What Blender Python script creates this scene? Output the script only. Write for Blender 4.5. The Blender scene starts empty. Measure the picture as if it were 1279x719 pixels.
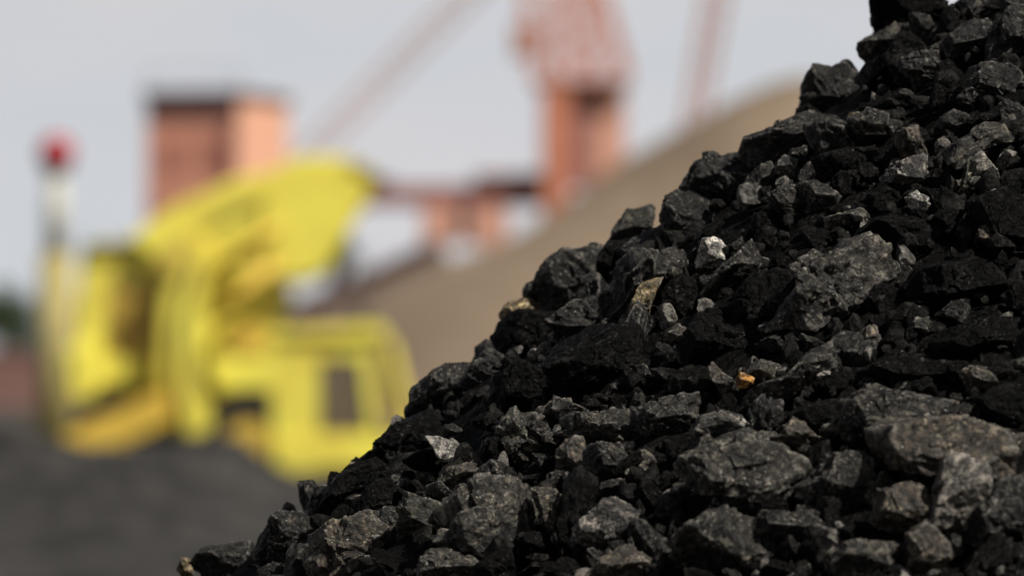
import bpy, bmesh, math, random
import numpy as np
from mathutils import Vector, Matrix

SC = bpy.context.scene
COL = SC.collection
R = math.radians
rng = np.random.default_rng(11)
random.seed(5)

# ------------------------------------------------------------------ camera
F, SENS, W = 200.0, 36.0, 1279.0
K = SENS / F / W
PITCH = R(0.57)
CAM = np.array([0.0, 0.0, 1.6])
cam = bpy.data.cameras.new("camera")
cam.lens = F; cam.sensor_width = SENS; cam.sensor_fit = 'HORIZONTAL'
cam.clip_start = 0.1; cam.clip_end = 9000
cam.dof.use_dof = True; cam.dof.focus_distance = 4.62; cam.dof.aperture_fstop = 6.7
co = bpy.data.objects.new("camera", cam); COL.objects.link(co)
co.location = CAM; co.rotation_euler = (R(90) + PITCH, 0, 0)
SC.camera = co

def ray(px, py):
    x = (px - 639.5) * K; zc = (359.5 - py) * K
    return np.array([x, math.cos(PITCH) - zc * math.sin(PITCH), math.sin(PITCH) + zc * math.cos(PITCH)])

def at(px, py, Y):
    d = ray(px, py)
    return Vector(CAM + d * (Y / d[1]))

# ------------------------------------------------------------------ light
SUN_AZ, SUN_EL = 51.0, 50.0      # to the right of straight behind the camera
s = Vector((math.sin(R(SUN_AZ)) * math.cos(R(SUN_EL)), -math.cos(R(SUN_AZ)) * math.cos(R(SUN_EL)), math.sin(R(SUN_EL))))
sun = bpy.data.lights.new("sun", 'SUN'); sun.energy = 5.0; sun.angle = R(0.5); sun.color = (1.0, 0.955, 0.88)
so = bpy.data.objects.new("sun", sun); COL.objects.link(so)
so.rotation_euler = s.to_track_quat('Z', 'Y').to_euler()
wd = bpy.data.worlds.new("World"); SC.world = wd; wd.use_nodes = True
nt = wd.node_tree; nt.nodes.clear()
sky = nt.nodes.new('ShaderNodeTexSky'); sky.sky_type = 'NISHITA'; sky.sun_disc = False
sky.sun_elevation = R(SUN_EL); sky.sun_rotation = math.atan2(s.x, s.y)
sky.air_density = 1.0; sky.dust_density = 3.2; sky.ozone_density = 1.0; sky.altitude = 20
hs = nt.nodes.new('ShaderNodeHueSaturation'); hs.inputs['Saturation'].default_value = 0.5; hs.inputs['Value'].default_value = 0.5
bg = nt.nodes.new('ShaderNodeBackground'); bg.inputs['Strength'].default_value = 0.055
ow = nt.nodes.new('ShaderNodeOutputWorld')
nt.links.new(sky.outputs[0], hs.inputs['Color']); 
# pale industrial haze lying along the horizon
tcw = nt.nodes.new('ShaderNodeTexCoord'); sxw = nt.nodes.new('ShaderNodeSeparateXYZ'); nt.links.new(tcw.outputs['Generated'], sxw.inputs[0])
rw = nt.nodes.new('ShaderNodeValToRGB'); nt.links.new(sxw.outputs['Z'], rw.inputs[0])
ew = rw.color_ramp.elements; ew[0].position = 0.0; ew[0].color = (1, 1, 1, 1); ew[1].position = 0.25; ew[1].color = (0, 0, 0, 1)
e2 = ew.new(0.12); e2.color = (.9, .9, .9, 1)
mw = nt.nodes.new('ShaderNodeMix'); mw.data_type = 'RGBA'
nt.links.new(rw.outputs[0], mw.inputs[0]); nt.links.new(hs.outputs[0], mw.inputs[6]); 
mpw = nt.nodes.new('ShaderNodeMapping'); mpw.inputs['Scale'].default_value = (9, 9, 22); nt.links.new(tcw.outputs['Generated'], mpw.inputs[0])
nw = nt.nodes.new('ShaderNodeTexNoise'); nw.inputs['Scale'].default_value = 1.3; nw.inputs['Detail'].default_value = 3; nt.links.new(mpw.outputs[0], nw.inputs['Vector'])
cw = nt.nodes.new('ShaderNodeValToRGB'); nt.links.new(nw.outputs['Fac'], cw.inputs[0])
cw.color_ramp.elements[0].position = .35; cw.color_ramp.elements[0].color = (.89, .94, 1.0, 1); cw.color_ramp.elements[1].position = .65; cw.color_ramp.elements[1].color = (.99, .98, 1.02, 1)
sw_ = nt.nodes.new('ShaderNodeVectorMath'); sw_.operation = 'SCALE'; sw_.inputs['Scale'].default_value = 12.3; nt.links.new(cw.outputs[0], sw_.inputs[0])
nt.links.new(sw_.outputs[0], mw.inputs[7])
nt.links.new(mw.outputs[2], bg.inputs['Color'])
nt.links.new(bg.outputs[0], ow.inputs['Surface'])
SC.view_settings.view_transform = 'Standard'; SC.view_settings.look = 'None'
SC.view_settings.exposure = 0; SC.view_settings.gamma = 1
SC.cycles.use_denoising = True
SC.cycles.max_bounces = 5

# ------------------------------------------------------------------ materials
def nmat(name):
    m = bpy.data.materials.new(name); m.use_nodes = True
    n = m.node_tree.nodes; b = n['Principled BSDF']
    return m, m.node_tree, n, b

def ramp(t, fac, stops):
    r = t.nodes.new('ShaderNodeValToRGB'); e = r.color_ramp.elements
    while len(e) < len(stops): e.new(0.5)
    for el, (p, c) in zip(e, stops):
        el.position = p; el.color = (*c, 1) if len(c) == 3 else c
    t.links.new(fac, r.inputs[0]); return r.outputs[0]

def noise(t, vec, scale, detail=4, rough=0.6, dist=0.0):
    n = t.nodes.new('ShaderNodeTexNoise'); n.inputs['Scale'].default_value = scale
    n.inputs['Detail'].default_value = detail; n.inputs['Roughness'].default_value = rough
    n.inputs['Distortion'].default_value = dist
    t.links.new(vec, n.inputs['Vector']); return n.outputs['Fac']

def mix(t, fac, a, b, mode='MIX'):
    m = t.nodes.new('ShaderNodeMix'); m.data_type = 'RGBA'; m.blend_type = mode
    for sock, v in ((m.inputs[0], fac), (m.inputs[6], a), (m.inputs[7], b)):
        if hasattr(v, 'is_linked'): t.links.new(v, sock)
        elif isinstance(v, (tuple, list)): sock.default_value = (*v, 1)
        else: sock.default_value = v
    return m.outputs[2]

def rock_mat(name, dark, mid, light, speck, speck_amt, rough=0.5, spec=0.45, dust=0.25, glint=(.55, .53, .48), edge=.75):
    """weathered coal or stone: mottled body, specks of mineral and painted sparkle, dust lying on upward faces, lit crests and shaded clefts painted in, chipped micro relief"""
    m, t, n, b = nmat(name)
    tc = n.new('ShaderNodeTexCoord'); oi = n.new('ShaderNodeObjectInfo')
    add = n.new('ShaderNodeVectorMath'); add.operation = 'ADD'
    mul = n.new('ShaderNodeMath'); mul.operation = 'MULTIPLY'; mul.inputs[1].default_value = 7.0
    t.links.new(oi.outputs['Random'], mul.inputs[0])
    t.links.new(tc.outputs['Object'], add.inputs[0]); t.links.new(mul.outputs[0], add.inputs[1])
    v = add.outputs[0]
    big = noise(t, v, 70, 6, 0.72, 0.8)
    body = ramp(t, big, [(0.34, dark), (0.52, mid), (0.68, light)])
    fine = noise(t, v, 165, 5, 0.78, 0.5)
    body = mix(t, 0.85, body, ramp(t, fine, [(0.38, (0.06, 0.06, 0.06)), (0.5, (0.55, 0.55, 0.55)), (0.64, (3.0, 2.88, 2.66))]), 'MULTIPLY')
    # dust caught on upward faces
    ge = n.new('ShaderNodeNewGeometry'); sx = n.new('ShaderNodeSeparateXYZ'); t.links.new(ge.outputs['Normal'], sx.inputs[0])
    up = ramp(t, sx.outputs['Z'], [(0.25, (0, 0, 0)), (0.95, (dust, dust, dust))])
    pat = ramp(t, noise(t, v, 90, 5, 0.7), [(0.42, (0, 0, 0)), (0.66, (1, 1, 1))])
    dm = mix(t, 1.0, up, pat, 'MULTIPLY')
    body = mix(t, dm, body, (0.16, 0.15, 0.135))
    sp = ramp(t, noise(t, v, 330, 2, 0.6), [(0.66 - 0.12 * speck_amt, (0, 0, 0)), (0.74 - 0.10 * speck_amt, (1, 1, 1))])  # besides mineral, bright specks paint the sparkle of lit coal
    zone = ramp(t, noise(t, v, 34, 3, 0.6), [(0.50, (0, 0, 0)), (0.64, (1, 1, 1))])
    body = mix(t, mix(t, 1.0, sp, zone, 'MULTIPLY'), body, speck)
    # lit crests painted paler, shade painted into the clefts
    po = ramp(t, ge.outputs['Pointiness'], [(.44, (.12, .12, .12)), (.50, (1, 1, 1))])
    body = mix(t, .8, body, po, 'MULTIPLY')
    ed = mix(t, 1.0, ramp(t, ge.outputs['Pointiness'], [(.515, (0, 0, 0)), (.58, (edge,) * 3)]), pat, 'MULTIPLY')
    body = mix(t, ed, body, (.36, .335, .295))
    gl = ramp(t, noise(t, v, 520, 1, .5), [(.735, (0, 0, 0)), (.765, (1, 1, 1))])  # sparse bright flecks paint sun glints into the base colour
    gz = ramp(t, noise(t, v, 27, 2, .6), [(.44, (0, 0, 0)), (.56, (1, 1, 1))])
    if glint: body = mix(t, mix(t, 1.0, gl, gz, 'MULTIPLY'), body, glint)
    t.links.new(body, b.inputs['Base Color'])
    t.links.new(ramp(t, big, [(0.35, (rough - .12,) * 3), (0.65, (rough + .2,) * 3)]), b.inputs['Roughness'])
    b.inputs['Specular IOR Level'].default_value = spec
    b1 = n.new('ShaderNodeBump'); b1.inputs['Strength'].default_value = 1.0; b1.inputs['Distance'].default_value = 0.0065
    t.links.new(noise(t, v, 120, 6, 0.68, 0.3), b1.inputs['Height'])
    vo = n.new('ShaderNodeTexVoronoi'); vo.inputs['Scale'].default_value = 190; t.links.new(v, vo.inputs['Vector'])
    b2 = n.new('ShaderNodeBump'); b2.inputs['Strength'].default_value = 0.45; b2.inputs['Distance'].default_value = 0.0022
    t.links.new(vo.outputs['Distance'], b2.inputs['Height']); t.links.new(b1.outputs[0], b2.inputs['Normal'])
    t.links.new(b2.outputs[0], b.inputs['Normal'])
    return m

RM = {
 'black': rock_mat('shade_black_coal', (.0012, .0012, .0012), (.0028, .0028, .0028), (.008, .0078, .0075), (.08, .075, .07), .45, .42, .08, .02, (.1, .1, .1), .08),  # coal darkened to near nothing: shade of the heap's gaps in the colour
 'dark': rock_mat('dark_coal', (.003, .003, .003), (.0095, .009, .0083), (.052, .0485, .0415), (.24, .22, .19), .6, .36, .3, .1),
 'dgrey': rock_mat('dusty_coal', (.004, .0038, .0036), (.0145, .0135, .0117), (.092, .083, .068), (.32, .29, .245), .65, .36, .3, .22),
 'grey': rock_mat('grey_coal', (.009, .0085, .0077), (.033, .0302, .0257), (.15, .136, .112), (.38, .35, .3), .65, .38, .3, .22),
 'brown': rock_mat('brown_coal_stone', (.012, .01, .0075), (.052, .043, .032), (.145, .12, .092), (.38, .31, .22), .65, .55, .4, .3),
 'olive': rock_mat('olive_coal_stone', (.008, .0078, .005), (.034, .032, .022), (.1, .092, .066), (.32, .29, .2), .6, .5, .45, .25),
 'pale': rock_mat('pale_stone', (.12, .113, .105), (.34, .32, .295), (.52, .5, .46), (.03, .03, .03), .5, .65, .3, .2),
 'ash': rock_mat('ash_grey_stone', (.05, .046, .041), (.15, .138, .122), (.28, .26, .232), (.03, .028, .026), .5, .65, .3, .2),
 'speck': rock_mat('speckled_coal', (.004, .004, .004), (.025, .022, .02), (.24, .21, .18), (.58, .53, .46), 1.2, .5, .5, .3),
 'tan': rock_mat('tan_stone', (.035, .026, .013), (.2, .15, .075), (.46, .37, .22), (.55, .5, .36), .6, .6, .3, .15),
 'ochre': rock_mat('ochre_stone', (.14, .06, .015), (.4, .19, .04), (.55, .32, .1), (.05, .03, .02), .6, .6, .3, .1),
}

def flat_mat(name, col, var=0.25, scale=1.2, rough=0.6, metal=0.0, bump=0.0, spec=0.4):
    m, t, n, b = nmat(name)
    tc = n.new('ShaderNodeTexCoord')
    f = noise(t, tc.outputs['Object'], scale, 5, 0.6)
    lo = tuple(c * (1 - var) for c in col); hi = tuple(min(1, c * (1 + var)) for c in col)
    t.links.new(ramp(t, f, [(0.3, lo), (0.7, hi)]), b.inputs['Base Color'])
    b.inputs['Roughness'].default_value = rough; b.inputs['Metallic'].default_value = metal
    b.inputs['Specular IOR Level'].default_value = spec
    if bump:
        bp = n.new('ShaderNodeBump'); bp.inputs['Strength'].default_value = 0.6; bp.inputs['Distance'].default_value = bump
        t.links.new(noise(t, tc.outputs['Object'], scale * 4, 6, 0.7), bp.inputs['Height']); t.links.new(bp.outputs[0], b.inputs['Normal'])
    return m

M = dict(
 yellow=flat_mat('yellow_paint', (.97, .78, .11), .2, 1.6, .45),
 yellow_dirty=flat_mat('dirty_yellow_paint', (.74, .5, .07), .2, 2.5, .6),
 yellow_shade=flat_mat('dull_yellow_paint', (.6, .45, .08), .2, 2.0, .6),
 rubber=flat_mat('black_rubber', (.018, .017, .017), .3, 6, .8),
 steel=flat_mat('dark_greasy_steel', (.05, .042, .042), .4, 4, .5),
 maroon=flat_mat('maroon_steel', (.09, .035, .035), .3, 2, .6),
 glass=flat_mat('tinted_cab_glass', (.15, .115, .07), .2, 1, .12, spec=.6),
 glass_tan=flat_mat('dusty_cab_glass', (.42, .31, .15), .2, 1, .35),
 amber_glass=flat_mat('dusty_amber_cab_glass', (.5, .34, .06), .3, 1.5, .4),
 redbrick=flat_mat('red_oxide_cladding', (.74, .33, .225), .12, .4, .8),
 redbrick_lit=flat_mat('sunlit_red_cladding', (.82, .47, .32), .08, .4, .8),  # lighter copy of the red cladding, sunlight put into the colour
 darkroof=flat_mat('dark_roof_sheet', (.12, .06, .055), .2, .5, .7),
 crane=flat_mat('red_oxide_crane_paint', (.56, .21, .12), .15, .4, .7),
 crane_light=flat_mat('sun_faded_crane_paint', (.66, .34, .24), .15, .4, .7),
 crane_thin=flat_mat('faded_crane_lattice_paint', (.5, .26, .2), .15, .4, .7),
 redlamp=flat_mat('red_lamp_glass', (.42, .035, .045), .2, 2, .3),
 post=flat_mat('pale_post_paint', (.56, .545, .47), .12, 2, .6),
 post_low=flat_mat('yellow_ochre_post_paint', (.42, .35, .13), .2, 2, .7),
 sandheap=flat_mat('tan_ore_sand', (.245, .186, .132), .16, .22, .95, bump=.05, spec=.1),
 conveyor=flat_mat('mauve_brown_gallery', (.25, .175, .145), .25, .5, .8),
 brickwall=flat_mat('weathered_brick', (.24, .13, .11), .3, 1.2, .9),
 redbrick_dark=flat_mat('dull_red_shutter', (.5, .2, .15), .2, .6, .6),
 beam=flat_mat('dull_red_beam_paint', (.3, .14, .12), .2, .5, .7),
 bark=flat_mat('bark', (.08, .06, .045), .3, 6, .9),
 leaf=flat_mat('leaf', (.06, .085, .035), .4, 3, .6),
 mound=flat_mat('coal_dust_mound', (.032, .03, .028), .85, 1.3, .8, bump=.04, spec=.3),
)
def ground_mat():
    m, t, n, b = nmat('coal_yard_ground')
    tc = n.new('ShaderNodeTexCoord'); v = tc.outputs['Object']
    a = ramp(t, noise(t, v, .6, 6, .65), [(.3, (.035, .032, .03)), (.7, (.075, .066, .058))])
    far = ramp(t, noise(t, v, .012, 4, .6), [(.45, (0, 0, 0)), (.62, (1, 1, 1))])
    t.links.new(mix(t, far, a, (.11, .09, .072)), b.inputs['Base Color'])
    b.inputs['Roughness'].default_value = .95; b.inputs['Specular IOR Level'].default_value = .15
    bp = n.new('ShaderNodeBump'); bp.inputs['Distance'].default_value = .03
    t.links.new(noise(t, v, 6, 6, .7), bp.inputs['Height']); t.links.new(bp.outputs[0], b.inputs['Normal'])
    return m
M['ground'] = ground_mat()

# ------------------------------------------------------------------ object helpers
def tag(o, label=None, cat=None, group=None, kind=None):
    if label: o['label'] = label
    if cat: o['category'] = cat
    if group: o['group'] = group
    if kind: o['kind'] = kind
    return o

def empty(name, loc, label, cat, group=None):
    o = bpy.data.objects.new(name, None); COL.objects.link(o); o.location = loc
    o.empty_display_size = .1
    return tag(o, label, cat, group)

def link_mesh(name, bm, mat, parent=None, smooth=False):
    bmesh.ops.recalc_face_normals(bm, faces=bm.faces[:])
    me = bpy.data.meshes.new(name); bm.to_mesh(me); bm.free()
    o = bpy.data.objects.new(name, me); COL.objects.link(o)
    if mat: me.materials.append(mat)
    if smooth: me.polygons.foreach_set('use_smooth', [True] * len(me.polygons))
    if parent:
        o.parent = parent; o.matrix_parent_inverse = Matrix.Translation(-parent.location)
    return o

def mesh_np(name, co_, faces, mat, smooth=True):
    """mesh from numpy arrays; faces is (n,3) or (n,4)"""
    me = bpy.data.meshes.new(name); k = faces.shape[1]
    me.vertices.add(len(co_)); me.vertices.foreach_set('co', np.ascontiguousarray(co_, dtype=np.float32).ravel())
    me.loops.add(faces.size); me.loops.foreach_set('vertex_index', faces.astype(np.int32).ravel())
    me.polygons.add(len(faces)); me.polygons.foreach_set('loop_start', np.arange(0, faces.size, k, dtype=np.int32))
    me.polygons.foreach_set('use_smooth', np.full(len(faces), smooth))
    me.update(calc_edges=True)
    if mat: me.materials.append(mat)
    return me

def add_box(bm, c, size, rz=0.0, rot=None, bevel=0.0):
    m = Matrix.Translation(c) @ (rot if rot else Matrix.Rotation(rz, 4, 'Z')) @ Matrix.Diagonal((*size, 1))
    r = bmesh.ops.create_cube(bm, size=1, matrix=m)
    if bevel:
        es = list({e for v in r['verts'] for e in v.link_edges})
        bmesh.ops.bevel(bm, geom=es, offset=bevel, segments=2, affect='EDGES')

def add_bar(bm, a, b, w, h=None):
    a, b = Vector(a), Vector(b); d = b - a
    if d.length < 1e-6: return
    add_box(bm, (a + b) / 2, (w, h or w, d.length), rot=d.to_track_quat('Z', 'Y').to_matrix().to_4x4())

def add_cyl(bm, a, b, r1, r2=None, seg=20):
    a, b = Vector(a), Vector(b); d = b - a
    m = Matrix.Translation((a + b) / 2) @ d.to_track_quat('Z', 'Y').to_matrix().to_4x4()
    bmesh.ops.create_cone(bm, cap_ends=True, segments=seg, radius1=r1, radius2=r2 if r2 is not None else r1, depth=d.length, matrix=m)

def add_prism(bm, pts, y0, y1, bevel=0.0, hole=None):
    """outline given as (x, z) world points, extruded from y0 to y1"""
    n = len(pts)
    a = [bm.verts.new((x, y0, z)) for x, z in pts]; b = [bm.verts.new((x, y1, z)) for x, z in pts]
    side = [bm.faces.new((a[i], a[(i + 1) % n], b[(i + 1) % n], b[i])) for i in range(n)]
    if hole:
        m = len(hole)
        ha = [bm.verts.new((x, y0, z)) for x, z in hole]; hb = [bm.verts.new((x, y1, z)) for x, z in hole]
        for i in range(m): bm.faces.new((ha[i], ha[(i + 1) % m], hb[(i + 1) % m], hb[i]))
        assert m == n
        for p, q in ((a, ha), (b, hb)):
            for i in range(n): bm.faces.new((p[i], p[(i + 1) % n], q[(i + 1) % n], q[i]))
    else:
        bm.faces.new(a); bm.faces.new(b[::-1])
    if bevel:
        es = list({e for v in a for e in v.link_edges})
        bmesh.ops.bevel(bm, geom=es, offset=bevel, segments=2, affect='EDGES')

def outline(px, Y):
    return [(p.x, p.z) for p in (at(x, y, Y) for x, y in px)]

# ------------------------------------------------------------------ numpy noise
def _h(i, j, k, seed):
    n = (i * 374761393 + j * 668265263 + k * 2147483647 + seed * 1274126177) & 0xFFFFFFFF
    n = ((n ^ (n >> 13)) * 1274126177) & 0xFFFFFFFF
    n = (n ^ (n >> 16)) & 0xFFFF
    return n.astype(np.float32) / 32767.5 - 1.0

def vnoise(p, seed=0):
    f = np.floor(p); q = (p - f).astype(np.float32); f = f.astype(np.int64)
    w = q * q * (3 - 2 * q)
    i, j, k = f[:, 0], f[:, 1], f[:, 2]
    x, y, z = w[:, 0], w[:, 1], w[:, 2]
    def e(di, dj, dk): return _h(i + di, j + dj, k + dk, seed)
    c00 = e(0, 0, 0) * (1 - x) + e(1, 0, 0) * x; c10 = e(0, 1, 0) * (1 - x) + e(1, 1, 0) * x
    c01 = e(0, 0, 1) * (1 - x) + e(1, 0, 1) * x; c11 = e(0, 1, 1) * (1 - x) + e(1, 1, 1) * x
    return (c00 * (1 - y) + c10 * y) * (1 - z) + (c01 * (1 - y) + c11 * y) * z

# ------------------------------------------------------------------ the coal heap
SLOPE = 0.77
AP = at(1500, -239, 5.0)
def heap_h(x, y):
    r = np.sqrt((x - AP.x) ** 2 + (y - AP.y) ** 2 + 0.05 ** 2)
    return AP.z - SLOPE * r

def heap_t(px, py):
    d = ray(px, py); ts = np.linspace(3.2, 5.6, 1200)
    P = CAM[None] + d[None] * ts[:, None]
    g = P[:, 2] - heap_h(P[:, 0], P[:, 1])
    hit = np.where(g <= 0)[0]
    i = hit[0] if len(hit) else int(np.argmin(g))
    return ts[i], d

_ico = {}
def ico(level):
    if level not in _ico:
        bm = bmesh.new(); bmesh.ops.create_icosphere(bm, subdivisions=level, radius=1)
        v = np.array([x.co[:] for x in bm.verts]); v /= np.linalg.norm(v, axis=1)[:, None]
        f = np.array([[q.index for q in fc.verts] for fc in bm.faces]); bm.free()
        _ico[level] = (v, f)
    return _ico[level]

def rock_shape(poly, T, level, g, main=None, rough=1.0, cut=0.0):
    """broken lump: poly is its outline (x, z) round its middle, T its half depth; flat fracture faces, chipped edges, bedding"""
    d, f = ico(level)
    a = np.array(poly); ang = np.arctan2(a[:, 1], a[:, 0]); o = np.argsort(ang); a = a[o]; ang = ang[o]
    u, v, w = d[:, 0], d[:, 2], -d[:, 1]
    phi = np.arctan2(v, u); rho = np.empty_like(phi)
    n = len(a); idx = np.searchsorted(ang, phi) % n
    p0 = a[(idx - 1) % n]; p1 = a[idx]
    e = p1 - p0; cx = np.cos(phi); sx = np.sin(phi)
    den = cx * e[:, 1] - sx * e[:, 0]
    den = np.where(np.abs(den) < 1e-9, 1e-9, den)
    rho = np.abs((p0[:, 0] * e[:, 1] - p0[:, 1] * e[:, 0]) / den)
    rho = np.minimum(rho, np.abs(a).max() * 1.6)
    duv = np.sqrt(u * u + v * v) + 1e-6
    r = rho / duv
    def support(nm):
        return (a[:, 0] * nm[0] + a[:, 1] * nm[1]).max() + abs(nm[2]) * T
    planes = [((0, 0, -1), T * 0.95), ((0, 0, 1), T * 0.97)]
    if main is None: main = (g.uniform(-.35, .55), g.uniform(.05, .75), 1.0)
    m = np.array(main) / np.linalg.norm(main)
    planes.append((m, support(m) * g.uniform(.5, .62)))
    if cut < 1:
        for _ in range(2 if cut == 0 else 1):
            q = np.array([g.uniform(-.5, .35), -g.uniform(.5, .95), g.uniform(.5, .85)]); q /= np.linalg.norm(q)
            planes.append((q, support(q) * (g.uniform(.26, .5) + cut * .3)))
        if g.random() < .75:
            q = np.array([-g.uniform(.6, 1), g.uniform(-.45, .35), g.uniform(.35, .75)]); q /= np.linalg.norm(q)
            planes.append((q, support(q) * (g.uniform(.36, .62) + cut * .25)))
    for _ in range(int(g.integers(7, 11))):
        q = g.normal(size=3); q[2] = abs(q[2]) * .7 + .05
        q /= np.linalg.norm(q); planes.append((q, support(q) * g.uniform(.6, .82)))
    for _ in range(5):
        q = g.normal(size=3); q[2] = -abs(q[2]); q /= np.linalg.norm(q); planes.append((q, support(q) * g.uniform(.6, .8)))
    D = np.stack([u, v, w], 1)
    for nm, h in planes:
        c = D @ np.array(nm)
        lim = np.where(c > 1e-4, h / np.maximum(c, 1e-4), 1e9)
        r = np.minimum(r, lim)
    P = D * r[:, None]
    S = math.sqrt(max(np.ptp(a[:, 0]) * np.ptp(a[:, 1]), 1e-8))
    off = g.uniform(0, 50, 3); disp = np.zeros(len(P)); sd = int(g.integers(1, 9999))
    # fracture cells: each breaks away on a plane of its own
    for nc, ah, at_ in ((9, .032, .20), (40, .017, .22), (150, .009, .24)):
        if nc > 100 and level < 6: continue
        kk = g.integers(0, len(P), nc); Fp = P[kk].astype(np.float32)
        Q = (P + np.stack([vnoise(P / (S * .16) + off + q_, sd + q_) for q_ in (41, 42, 43)], 1) * S * .035).astype(np.float32)
        d2 = (Q * Q).sum(1)[:, None] - 2 * Q @ Fp.T + (Fp * Fp).sum(1)[None]
        ci = d2.argmin(1); hh = g.uniform(-1, .35, nc) * S * ah * rough; tl = g.normal(size=(nc, 3)) * at_ * .6 * rough
        dl = hh[ci] + np.clip(((P - Fp[ci]) * tl[ci]).sum(1), -S * ah, S * ah)
        disp += dl
    wl = S * 0.42
    lam = []
    while wl > 0.0035 and len(lam) < 5: lam.append(wl); wl *= .48
    for i, L in enumerate(lam):
        nz = vnoise(P / L + off + i * 7.3, sd + i)
        disp += (nz if i == 0 else (0.45 - np.abs(nz))) * L * (0.07 if i else 0.026) * rough
    bd = g.normal(size=3); bd[1] += 1.2; bd /= np.linalg.norm(bd)
    lb = max(0.006, S * g.uniform(.09, .16))
    sp = (P @ bd) / lb + vnoise(P / (S * .5) + off, sd + 77) * .9
    saw = sp - np.floor(sp)
    msk = np.clip(vnoise(P / (S * .45) + off + 31, sd + 5) * 1.6 + .35, 0, 1)
    disp += (saw - .5) * msk * lb * .24 * rough
    # deep pits and notches
    pit = vnoise(P / (S * .2) + off + 13, sd + 9)
    disp -= np.clip(pit - .42, 0, 1) * S * .13 * rough
    pit2 = vnoise(P / (S * .36) + off + 3, sd + 21)
    disp -= np.clip(pit2 - .18, 0, 1) * S * .07 * rough
    rad = np.linalg.norm(P, axis=1); P = P * (1 + disp / np.maximum(rad, S * .18))[:, None]
    return np.stack([P[:, 0], -P[:, 2], P[:, 1]], 1), f

COALG = "coal lumps lying in the heap"
STONEG = "stones mixed into the coal heap"
heroes = []      # (px, py, size_px, handle)

def hero(poly, tone, handle, rest, lift=0.12, main=None, deep=0.72, name=None, cut=0, rough=.9):
    i = len(heroes); g = np.random.default_rng(1000 + i)
    pp = np.array(poly, float); c = (pp.max(0) + pp.min(0)) / 2 * .4 + pp.mean(0) * .6
    t, d = heap_t(*c)
    area = np.ptp(pp[:, 0]) * np.ptp(pp[:, 1]); spx = math.sqrt(area)
    T = spx * K * t * deep * .62
    t = t - (lift * 2 - .15) * T
    C = CAM + d * t
    loc = [((x - c[0]) * K * t * 1.21, -(y - c[1]) * K * t * 1.21) for x, y in pp]
    lv = 6 if spx > 52 else 5 if spx > 22 else 4
    if tone == 'black': rough = .7
    P, f = rock_shape(loc, T, lv, g, main, rough, cut)
    if name is None: name = {'pale': 'pale_stone', 'ash': 'ash_stone', 'tan': 'tan_stone', 'ochre': 'ochre_stone', 'brown': 'brown_rock', 'speck': 'speckled_rock'}.get(tone, 'coal_rock')
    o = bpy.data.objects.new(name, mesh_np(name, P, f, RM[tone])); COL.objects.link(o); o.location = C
    tag(o, (handle + ' ' + rest).strip(), 'stone' if 'stone' in name else 'coal lump', STONEG if 'stone' in name else COALG)
    heroes.append((c[0], c[1], spx, handle, pp))
    return o

UP = (.1, 1.1, .8); FR = (.15, .45, 1.0); UR = (.7, .7, .9); UL = (-.35, .8, .9)
# --- top of the heap
hero([(1068,62),(1082,48),(1105,40),(1125,26),(1142,27),(1138,44),(1120,52),(1112,70),(1095,76),(1072,74)], 'grey', 'grey flat-topped lump', 'jutting from the edge near the top of the heap', .3, UP)
hero([(1079,14),(1090,0),(1110,-18),(1175,-22),(1188,15),(1165,40),(1140,30),(1125,26),(1098,37)], 'black', 'black overhanging lump', 'topping the heap above the grey flat-topped lump', .1)
hero([(1006,142),(1010,105),(1020,88),(1040,87),(1058,80),(1074,88),(1082,108),(1082,132),(1060,142),(1035,144)], 'dark', 'upright dark block', 'on the sky edge under the flat-topped lump', .25, FR, cut=.5)
hero([(1072,82),(1112,68),(1122,44),(1150,48),(1166,75),(1150,102),(1120,114),(1090,114)], 'black', 'black wedge-shaped lump', 'tucked beneath the grey flat-topped lump', .0)
hero([(1122,78),(1150,64),(1178,70),(1192,90),(1167,110),(1140,114),(1124,98)], 'dark', 'pitted dark lump', 'behind the black wedge high on the heap', .2)
hero([(1178,52),(1205,30),(1235,27),(1247,50),(1237,77),(1200,87)], 'dark', 'dull angular lump', 'high on the heap toward its summit', .2)
hero([(1200,96),(1225,84),(1262,84),(1277,110),(1257,136),(1225,130)], 'dark', 'square dull lump', 'below the dull angular lump near the summit', .15, FR)
hero([(1243,42),(1262,15),(1300,5),(1310,80),(1275,94),(1250,72)], 'dark', 'corner coal lump', 'at the top outer edge of the heap', .15)
hero([(1170,163),(1177,148),(1192,140),(1206,147),(1211,161),(1200,174),(1183,174)], 'dgrey', 'rounded knobbly lump', 'like a small dome above the long grey slab', .3)
hero([(1181,195),(1193,174),(1215,163),(1238,150),(1257,153),(1260,178),(1240,182),(1222,192),(1206,216),(1189,214)], 'grey', 'long grey slab', 'leaning below the rounded knobbly lump', .35, UL, cut=1)
hero([(1246,166),(1254,154),(1261,172),(1255,183),(1246,177)], 'tan', 'yellow streaked chip', 'stuck to the end of the long grey slab', .9)
hero([(1169,178),(1180,171),(1188,182),(1181,198),(1170,193)], 'ash', 'pinkish grey pebble', 'against the low end of the long grey slab', .5)
hero([(1213,230),(1217,200),(1228,193),(1239,208),(1252,219),(1236,227),(1220,234)], 'ash', 'light grey wedge', 'standing under the long grey slab', .45, FR)
hero([(1189,239),(1195,226),(1207,221),(1206,233),(1196,241)], 'grey', 'little grey shard', 'beside the light grey wedge', .4)
hero([(1098,214),(1118,204),(1140,195),(1159,194),(1164,215),(1162,236),(1156,250),(1138,250),(1120,238),(1106,229)], 'speck', 'speckled white and brown rock', 'in a dark hollow of the upper heap', .3, FR)
hero([(1131,247),(1145,239),(1161,249),(1157,268),(1142,262)], 'pale', 'cream stone', 'clinging below the speckled white and brown rock', .8)
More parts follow.
